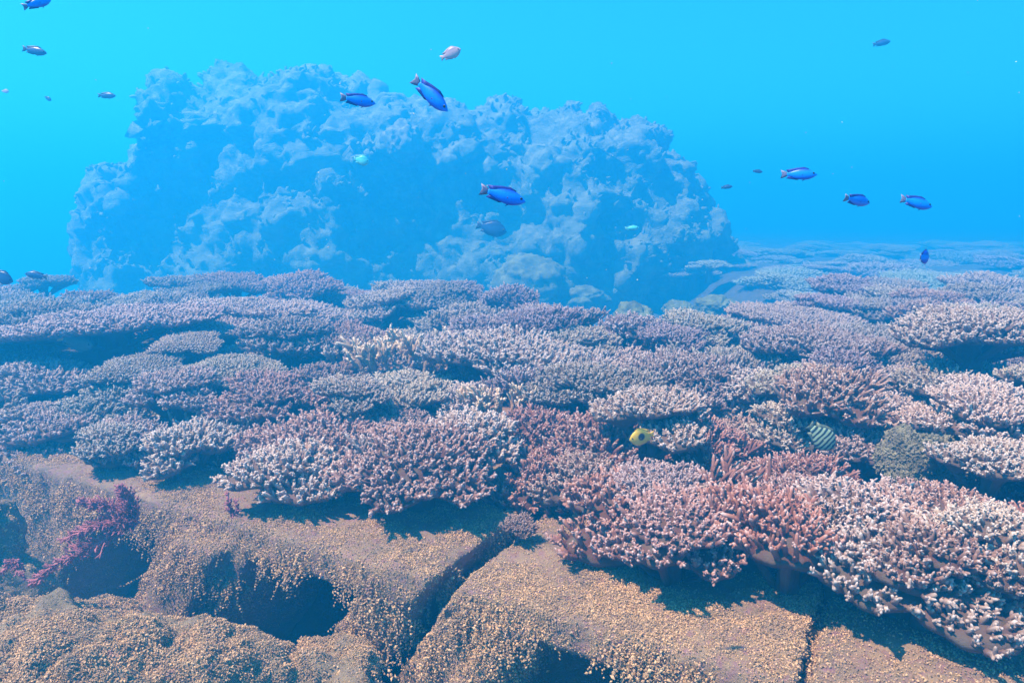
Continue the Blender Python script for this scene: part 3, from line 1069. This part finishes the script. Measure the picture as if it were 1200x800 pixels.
GAPS = [(15, 376, 230, 394), (185, 428, 250, 446), (505, 502, 590, 530), (745, 466, 815, 500), (1100, 378, 1200, 402), (985, 428, 1030, 456), (1060, 510, 1200, 540), (400, 455, 440, 470), (560, 402, 640, 414)]
def fill():
    tries = 0
    n = 0
    while tries < 16000 and n < 185:
        tries += 1
        y = random.uniform(1.15, 5.5)
        x = random.uniform(-4.2, 4.2)
        q = y - float(front(x))
        if q < 0.16:
            continue
        if y > np.interp(x, [-5, -0.6, 0.05, 0.4, 1.15, 1.8, 2.6], [5.5, 5.3, 4.4, 3.2, 3.2, 4.4, 5.6]):
            continue
        z = float(canopy(x, y)) + (random.uniform(.03, .09) if random.random() < .4 else random.uniform(-.12, -.03))
        u, v, f = project((x, y, z))
        if u < -60 or u > 1260 or v > 760:
            continue
        r = random.uniform(.13, .23) * (0.80 + 0.12 * y)
        if any(g[0] - 40 < u < g[2] + 40 and g[1] - 6 < v < g[3] + 8 for g in GAPS):
            continue
        if any((x - m[0]) ** 2 + (y - m[1]) ** 2 < (0.54 * (r + m[2])) ** 2 for m in PLACED):
            continue
        if u < 380:
            col = random.choice([LILAC, LILAC, GREY, PALE, PINK])
        elif v > 470:
            col = random.choice([PINK, ROSE, ROSE, PALE, PINK])
        else:
            col = random.choice([PINK, GREY, LILAC, PALE, TAN, PLUM])
        kind = random.choice(['table', 'table', 'table', 'lobed', 'bush', 'stag' if y > 2.6 else 'bush'])
        s = r / .25
        lab = filler_label(u, v, f, kind, col, r)
        b_ = random.uniform(.68, 1.12)
        jit = [c * b_ * random.uniform(.96, 1.04) for c in col]
        colony(kind, random.randrange(99), (x, y, z), r, random.uniform(0, 6.28), (random.gauss(.08, .06), random.gauss(0, .07)), jit, lab)
        PLACED.append((x, y, r, u, v, None, f))
        n += 1
fill()

# --- the reef flat running away to the right
def far_reef():
    n, tries = 0, 0
    spots = []
    while n < 105 and tries < 8000:
        tries += 1
        y = 5.9 + 16 * random.random() ** 1.5
        x = random.uniform(1.7, 0.78 * y + 1.5)
        if y > 5.4 and x < 2.4 + .0 * y:
            continue
        r = random.uniform(.24, .5) * (0.8 + y * .03)
        if any((x - a) ** 2 + (y - b) ** 2 < (.75 * (r + c)) ** 2 for a, b, c in spots):
            continue
        spots.append((x, y, r))
        s = r / .25
        z = float(canopy(x, y)) + random.uniform(-.10, .09)
        col = [c * random.uniform(.85, 1.15) for c in random.choice([(0.33, 0.32, 0.26), (0.26, 0.27, 0.21), (0.38, 0.34, 0.29)])]
        near = y < 8
        colony('far', random.randrange(6), (x, y, z), r, random.uniform(0, 6.28), (random.gauss(.04, .05), random.gauss(0, .05)), col,
               'blue-hazed coral shelf on the nearer part of the far right reef flat' if near else 'faint blue coral shelf fading out on the far right reef flat',
               'hazy coral shelves on the nearer far flat' if near else 'faint coral shelves fading out', flat=.7)
        n += 1
far_reef()

# brown turf covered lump among the right corals
p = at_z(1078, 512, 0.47)
rock('algae_mound', 'brown fuzzy algae-covered mound among the right-hand corals', [((p[0], p[1], p[2] - .055), (0.11, 0.09, 0.055), .2)], 19, 16000, 0.009, tmat=plain_mat('mound_turf', (0.27, 0.22, 0.15), .95, .6, 30, .05), fz=(0.002, 0.006), cat='rock', group='algae mounds')

# ------------------------------------------------------------------ red seaweed
def frond(g, pts, rg, side=0.03, n=70):
    pts = np.array(pts)
    tt = np.linspace(0, 1, len(pts))
    t = np.sort(rg.random(n))
    C = np.stack([np.interp(t, tt, pts[:, k]) for k in range(3)], 1)
    D = unit(np.stack([np.interp(np.minimum(t + .05, 1), tt, pts[:, k]) - np.interp(np.maximum(t - .05, 0), tt, pts[:, k]) for k in range(3)], 1))
    # stem
    for a, b in zip(pts[:-1], pts[1:]):
        fingers(g, a[None], (b - a)[None], np.linalg.norm(b - a) * 1.05, 0.0028, 6, ts=(0, .5, .97), prof=(1, .95, .8), rg=rg)
    d = off_axis(D, rg.uniform(.4, .9, n), rg)
    L = side * (1.1 - .75 * t) * rg.uniform(.6, 1.2, n)
    b = rg.normal(0, 1, (n, 3)) * (L * .2)[:, None]
    fingers(g, C, d, L, 0.0019, 4, bend=b, ts=(0, .5, .9), prof=(1, .9, .6), rg=rg)
    for k in range(5):
        s = rg.uniform(.3, .9, n)
        q = C + d * (L * s)[:, None] + b * (s * s)[:, None]
        fingers(g, q, off_axis(d, rg.uniform(.4, .9, n), rg), L * rg.uniform(.25, .5, n), 0.0015, 4, ts=(0, .8), prof=(1, .7), rg=rg)

def seaweed(label, root, fr, seed, side=.03, n=80):
    rg = np.random.default_rng(seed)
    o = empty('red_seaweed', at(*root))
    tag(o, label, 'seaweed', 'red seaweed on the left block')
    for f in fr:
        g = Geo()
        frond(g, [at(*a) - at(*root) for a in f], rg, side, n)
        mobj('frond', g.mesh('frond'), REDWEED, o)
    return o
seaweed('feathery red seaweed streaming left over the dark hollow of the left block', (162, 608, 1.66),
        [[(162, 608, 1.66), (150, 588, 1.64), (140, 570, 1.63)], [(162, 608, 1.66), (128, 592, 1.63), (95, 588, 1.61)],
         [(160, 610, 1.66), (118, 612, 1.62), (74, 632, 1.60)], [(164, 612, 1.66), (140, 612, 1.63), (112, 618, 1.61)],
         [(160, 614, 1.66), (98, 644, 1.60), (60, 664, 1.58), (38, 684, 1.57)]], 3, .034, 115)
seaweed('short upright red seaweed tuft on the left block front edge', (272, 606, 1.60),
        [[(272, 606, 1.60), (269, 592, 1.59), (266, 578, 1.59)], [(272, 606, 1.60), (278, 596, 1.59), (276, 586, 1.59)]], 4, .014, 40)
seaweed('small reddish seaweed sprig low at the left edge below the streaming seaweed', (22, 655, 1.66),
        [[(22, 655, 1.66), (10, 662, 1.64), (0, 672, 1.63)], [(22, 655, 1.66), (20, 668, 1.64), (30, 678, 1.63)]], 5, .018, 45)

# ------------------------------------------------------------------ fish
def fish_mats(name, back, side, belly, fin, tail, rough=0.35):
    m, nt, bs = new_mat(name)
    tc = N(nt, 'ShaderNodeTexCoord')
    sp = N(nt, 'ShaderNodeSeparateXYZ')
    nt.links.new(tc.outputs['Object'], sp.inputs['Vector'])
    z = sp.outputs['Z']
    c = mixc(nt, maprange(nt, z, -0.19, -0.07), belly, side)
    c = mixc(nt, maprange(nt, z, 0.06, 0.17), c, back)
    c = mixc(nt, maprange(nt, ntex(nt, 30, 3), 0.4, 0.7, 0, .35), c, back)
    nt.links.new(c, bs.inputs['Base Color'])
    bs.inputs['Roughness'].default_value = rough
    return m, plain_mat(name + '_fin', fin, .5, .3, 20), plain_mat(name + '_tail', tail, .5, .3, 20)

EYE_M = plain_mat('fish_eye', (0.01, 0.01, 0.012), .2, .2)

def body_mesh(depth, width, nx=30, nr=18, snout=.5):
    """unit-length fish body along x: snout at +0.5, tail root at -0.5"""
    t = np.linspace(0, 1, nx)
    h = depth * np.interp(t, [0, .04, .10, .20, .32, .45, .60, .75, .88, 1], [.05, .25, .48, .76, .95, 1, .92, .68, .40, .30])
    h[1:-1] = (h[:-2] + 2 * h[1:-1] + h[2:]) / 4
    w = width * np.interp(t, [0, .05, .15, .28, .42, .6, .8, 1], [.06, .35, .70, .95, 1, .85, .45, .10])
    w[1:-1] = (w[:-2] + 2 * w[1:-1] + w[2:]) / 4
    cz = -0.02 * (1 - t)
    a = np.linspace(0, 6.28318, nr, endpoint=False)
    V = np.stack([np.repeat(0.5 - t, nr), (w[:, None] * np.cos(a)).ravel(), (h[:, None] * np.sin(a) + cz[:, None]).ravel()], 1)
    Q = grid_quads(nr, nx, True)
    V = np.concatenate([V, [[0.51, 0, cz[0]], [-0.5, 0, cz[-1]]]])
    n = nx * nr
    T = [(n, (s + 1) % nr, s) for s in range(nr)] + [(n + 1, (nx - 1) * nr + s, (nx - 1) * nr + (s + 1) % nr) for s in range(nr)]
    return mesh_from('body', V, Q, T), t, h

def fin_mesh(name, pts, th=0.018, off=(0, 0, 0)):
    """a fin: outline in x-z with a little thickness, thickest in the middle"""
    pts = np.array(pts, float)
    n = len(pts)
    c = pts.mean(0)
    out = np.stack([pts[:, 0], np.zeros(n), pts[:, 1]], 1)
    mid = c + (pts - c) * .55
    V = [out]
    for s in (1, -1):
        V.append(np.stack([mid[:, 0], np.full(n, s * th * .5), mid[:, 1]], 1))
        V.append(np.array([[c[0], s * th * .5, c[1]]]))
    V = np.concatenate(V) + np.array(off)
    T, Q = [], []
    for i in range(n):
        j = (i + 1) % n
        Q.append((i, j, n + j, n + i))
        T.append((n + i, n + j, 2 * n))
        Q.append((j, i, 2 * n + 1 + i, 2 * n + 1 + j))
        T.append((2 * n + 1 + j, 2 * n + 1 + i, 3 * n + 1))
    return mesh_from(name, V, Q, T)

def fish_meshes(depth, width, tail=(.24, .15, .055), dors=.10, snout=.5):
    b, t, h = body_mesh(depth, width, snout=snout)
    def top(x):
        return float(np.interp(.5 - x, t, h)) - .02 * (.5 + x)
    xs = np.linspace(.24, -.44, 9)
    d = [(x, top(x) - .035) for x in xs] + [(-.54, top(-.44) + dors * .9), (-.40, top(-.40) + dors), (-.2, top(-.2) + dors * .75), (.05, top(.05) + dors * .6), (.2, top(.2) + dors * .3)]
    xs2 = np.linspace(-.05, -.42, 6)
    a = [(x, -top(x) + .03 - .04 * (.5 + x)) for x in xs2] + [(-.52, -top(-.42) - dors * .8), (-.38, -top(-.38) - dors * .9), (-.15, -top(-.15) - dors * .5)]
    l, w, nk = tail
    tl = [(-.47, nk), (-.47 - l * .5, w * .75), (-.47 - l, w), (-.47 - l * .78, 0.02), (-.47 - l, -w), (-.47 - l * .5, -w * .75), (-.47, -nk)]
    pf = [(.2, -.02), (.05, .03), (-.02, -.04), (.08, -.09), (.18, -.06)]
    pv = [(.16, -top(.16) + .02), (-.0, -top(0) - .09), (.06, -top(.06) + .01)]
    return dict(body=b, dorsal_fin=fin_mesh('dorsal_fin', d), anal_fin=fin_mesh('anal_fin', a), tail_fin=fin_mesh('tail_fin', tl),
                pelvic_fin=fin_mesh('pelvic_fin', pv), pectoral_fin=fin_mesh('pectoral_fin', pf, .012), top=top, width=width)

EYE_ME = mesh_from('eye', ICO2 * np.array([1, .5, 1]), None, ICO2T)

def swim(name, label, cat, group, F, mats, u, v, t, px, heading=0.0, roll=0.0, yaw=0.0, total=1.25, tiny=False):
    """a fish of px pixels from snout to tail at pixel (u, v), t metres away; heading: degrees turned in the picture (0 = to the right, nose down positive)"""
    L = px * t / FPX / total
    body_m, fin_m, tail_m = mats
    o = empty(name, at(u, v, t))
    parts = {}
    for k, m in (('body', body_m), ('dorsal_fin', fin_m), ('anal_fin', fin_m), ('tail_fin', tail_m), ('pelvic_fin', fin_m)):
        parts[k] = mobj(k, F[k], m, o)
    if not tiny:
        for s in (1, -1):
            e = mobj('eye', EYE_ME, EYE_M, o)
            e.scale = (.035,) * 3
            e.location = (.37, s * F['width'] * .60, .025)
            pfin = mobj('pectoral_fin', F['pectoral_fin'], fin_m, o)
            pfin.location = (0, s * F['width'] * .98, 0)
            pfin.rotation_euler = (0, 0, -s * .35)
    o.scale = (L, L, L)
    o.rotation_euler = (Matrix.Rotation(R(yaw), 4, 'Z') @ Matrix.Rotation(R(heading), 4, 'Y') @ Matrix.Rotation(R(roll), 4, 'X')).to_euler()
    tag(o, label, cat, group)
    return o

DAMSEL = fish_meshes(.19, .085)
DEEP = fish_meshes(.30, .085, dors=.10)
OVAL = fish_meshes(.36, .10, tail=(.2, .17, .09), dors=.12, snout=.55)
BLUE = fish_mats('blue_damselfish', (0.008, 0.03, 0.45), (0.004, 0.25, 1.0), (0.015, 0.07, 0.62), (0.02, 0.03, 0.30), (0.20, 0.19, 0.34))
DARK = fish_mats('dark_damselfish', (0.015, 0.03, 0.12), (0.03, 0.07, 0.22), (0.03, 0.06, 0.16), (0.02, 0.03, 0.10), (0.05, 0.06, 0.12))
TURQ = fish_mats('turquoise_fish', (0.05, 0.42, 0.52), (0.12, 0.65, 0.70), (0.2, 0.6, 0.6), (0.1, 0.45, 0.5), (0.2, 0.6, 0.6))
PINKF = fish_mats('pinkish_fish', (0.30, 0.22, 0.34), (0.55, 0.38, 0.45), (0.6, 0.45, 0.45), (0.4, 0.28, 0.36), (0.65, 0.42, 0.42))
GREYF_SHADED = fish_mats('grey_fish', (0.04, 0.05, 0.05), (0.07, 0.09, 0.09), (0.10, 0.11, 0.10), (0.12, 0.11, 0.06), (0.85, 0.55, 0.08))  # body colours darkened to imitate the shade under the wide shelf
WHITEF = fish_mats('whitish_fish', (0.5, 0.55, 0.5), (0.7, 0.75, 0.68), (0.75, 0.75, 0.7), (0.6, 0.6, 0.5), (0.7, 0.65, 0.4))
gb = 'blue damselfish in the open water'
gd = 'small dark fish far off in the water'
swim('damselfish', 'brightest blue damselfish with a peach tail in front of the boulder middle', 'fish', gb, DAMSEL, BLUE, 594, 230, 1.0, 58, 14, yaw=12)
swim('damselfish', 'blue damselfish diving steeply nose down above the boulder top', 'fish', gb, DAMSEL, BLUE, 508, 114, 1.05, 58, 42, yaw=-8, roll=10)
swim('damselfish', 'small blue damselfish with pale tail against the boulder top left', 'fish', gb, DAMSEL, BLUE, 423, 118, 1.25, 43, 6, yaw=22)
swim('damselfish', 'level blue damselfish, highest of three over the right reef', 'fish', gb, DAMSEL, BLUE, 940, 204, 1.3, 42, 0, yaw=-15)
swim('damselfish', 'lighter blue damselfish, middle and lowest-tilted of three over the right reef', 'fish', gb, DAMSEL, BLUE, 1007, 235, 1.45, 40, 8, yaw=18, roll=14)
swim('damselfish', 'blue damselfish, rightmost of three over the right reef, dark outlined', 'fish', gb, DAMSEL, BLUE, 1077, 238, 1.4, 44, 12, yaw=8, roll=-8)
swim('damselfish', 'round foreshortened deep blue fish close over the far right reef', 'fish', gb, OVAL, BLUE, 1084, 301, 1.6, 28, 0, yaw=40)
swim('damselfish', 'deep blue fish cut off by the top edge of the water at left', 'fish', gb, DAMSEL, BLUE, 46, 3, 1.25, 34, -25, yaw=40)
swim('damselfish', 'dark blue fish swimming in open water at upper left', 'fish', gb, DAMSEL, DARK, 43, 60, 2.4, 30, 10)
swim('damselfish', 'dark blue fish just above the far left grey shelf', 'fish', gb, DAMSEL, DARK, 40, 322, 3.0, 27, -10, yaw=180)
swim('damselfish', 'dark blue fish half cut by the left edge above the reef', 'fish', gb, DEEP, DARK, 3, 325, 2.6, 32, 20)
swim('damselfish', 'pinkish pale fish swimming up to the right above the boulder', 'fish', gb, DEEP, PINKF, 530, 62, 1.5, 27, -25)
swim('damselfish', 'turquoise rounded fish in front of the boulder upper middle', 'fish', gb, OVAL, TURQ, 425, 188, 2.6, 20, 10)
swim('damselfish', 'dusky larger fish in front of the boulder below the brightest damselfish', 'fish', gb, DEEP, DARK, 579, 268, 5.0, 38, 12)
swim('damselfish', 'pale turquoise fish low on the right half of the boulder', 'fish', gb, DAMSEL, TURQ, 742, 267, 3.0, 17, -5)
swim('damselfish', 'tiny dark fish in open water just right of the boulder top end', 'fish', gd, DAMSEL, DARK, 889, 201, 2.9, 12, 4, tiny=True)
swim('damselfish', 'tiny faint fish hugging the right end of the boulder', 'fish', gd, DAMSEL, DARK, 853, 219, 3.8, 14, -8, tiny=True)
swim('damselfish', 'faint small fish left of the boulder upper shoulder', 'fish', gd, DAMSEL, DARK, 127, 112, 3.6, 22, 0, tiny=True)
swim('damselfish', 'tiny faint fish speck at far upper left, lower of two', 'fish', gd, DEEP, DARK, 57, 116, 4.0, 9, 30, tiny=True)
swim('damselfish', 'tiny pale fish speck by the left edge of the open water', 'fish', gd, DEEP, PINKF, 7, 107, 3.8, 9, 0, tiny=True)
swim('damselfish', 'faint grey-blue fish at far upper right in open water', 'fish', gd, DAMSEL, DARK, 1035, 50, 4.6, 22, -12, tiny=True)

def yellow_mat():
    m, nt, bs = new_mat('yellow_fish')
    tc = N(nt, 'ShaderNodeTexCoord')
    mp = N(nt, 'ShaderNodeVectorMath', operation='SUBTRACT')
    mp.inputs[1].default_value = (-.04, 0, .03)
    nt.links.new(tc.outputs['Object'], mp.inputs[0])
    sc_ = N(nt, 'ShaderNodeVectorMath', operation='MULTIPLY')
    sc_.inputs[1].default_value = (1, 0, 1)
    nt.links.new(mp.outputs[0], sc_.inputs[0])
    ln = N(nt, 'ShaderNodeVectorMath', operation='LENGTH')
    nt.links.new(sc_.outputs[0], ln.inputs[0])
    c = mixc(nt, maprange(nt, ntex(nt, 8, 3), .35, .7), (0.80, 0.46, 0.03), (0.66, 0.36, 0.02))
    c = mixc(nt, maprange(nt, ln.outputs['Value'], .13, .19), (0.012, 0.012, 0.02), c)
    nt.links.new(c, bs.inputs['Base Color'])
    bs.inputs['Roughness'].default_value = .5
    f = plain_mat('yellow_fin', (0.78, 0.42, 0.03), .5, .3, 20)
    return m, f, f

def stripe_mat():
    m, nt, bs = new_mat('striped_fish')
    tc = N(nt, 'ShaderNodeTexCoord')
    w = N(nt, 'ShaderNodeTexWave')
    w.wave_type = 'BANDS'
    w.bands_direction = 'X'
    w.inputs['Scale'].default_value = 2.3
    w.inputs['Distortion'].default_value = 1.6
    w.inputs['Detail'].default_value = 1
    w.inputs['Detail Scale'].default_value = 2.0
    nt.links.new(tc.outputs['Object'], w.inputs['Vector'])
    c = mixc(nt, maprange(nt, w.outputs['Fac'], .38, .62), (0.02, 0.03, 0.04), (0.30, 0.36, 0.24))
    nt.links.new(c, bs.inputs['Base Color'])
    bs.inputs['Roughness'].default_value = .5
    f = plain_mat('striped_fin', (0.16, 0.18, 0.13), .5, .4, 20)
    return m, f, f
ROUND = fish_meshes(.40, .12, tail=(.16, .14, .08), dors=.12, snout=.6)

def reef_depth(u, v, dz=0.0):
    z = .5
    for _ in range(12):
        p = at_z(u, v, z)
        z = float(canopy(p[0], p[1])) + dz
    return float((p - EYE) @ FW)
swim('butterflyfish', 'yellow fish with a round black spot among the rose corals', 'fish', None, OVAL, yellow_mat(), 750, 512, reef_depth(750, 512, .08), 34, 8, yaw=195)
swim('striped_fish', 'greenish fish with dark stripes tucked among the right corals', 'fish', None, OVAL, stripe_mat(), 965, 513, reef_depth(965, 513, .10), 46, 42)
swim('reef_fish', 'shade-tinted grey fish with a yellow tail below the front of the wide flat shelf', 'fish', None, DEEP, GREYF_SHADED, 92, 401, reef_depth(92, 401, .04), 44, 15)
swim('reef_fish', 'small whitish fish under the left end of the wide flat shelf', 'fish', None, DAMSEL, WHITEF, 34, 393, reef_depth(34, 393, .06), 18, 20)

# ------------------------------------------------------------------ specks adrift in the water
def specks():
    rg = np.random.default_rng(99)
    n = 150
    f = 0.7 + 4.5 * rg.random(n)
    P = np.array([at(rg.uniform(-40, 1240), rg.uniform(-20, 620), t) for t in f])
    ok = P[:, 2] > canopy(P[:, 0], P[:, 1]) + 0.1
    P, f = P[ok], f[ok]
    g = Geo()
    blobs(g, P, rg.uniform(.0005, .0013, len(P)) * np.minimum(f, 2.2), rg)
    o = mobj('drifting_specks', g.mesh('drifting_specks'), plain_mat('marine_snow', (0.7, 0.68, 0.6), .9, .2, 5, .1))
    tag(o, 'pale specks drifting in the blue water', None, None, 'stuff')
specks()
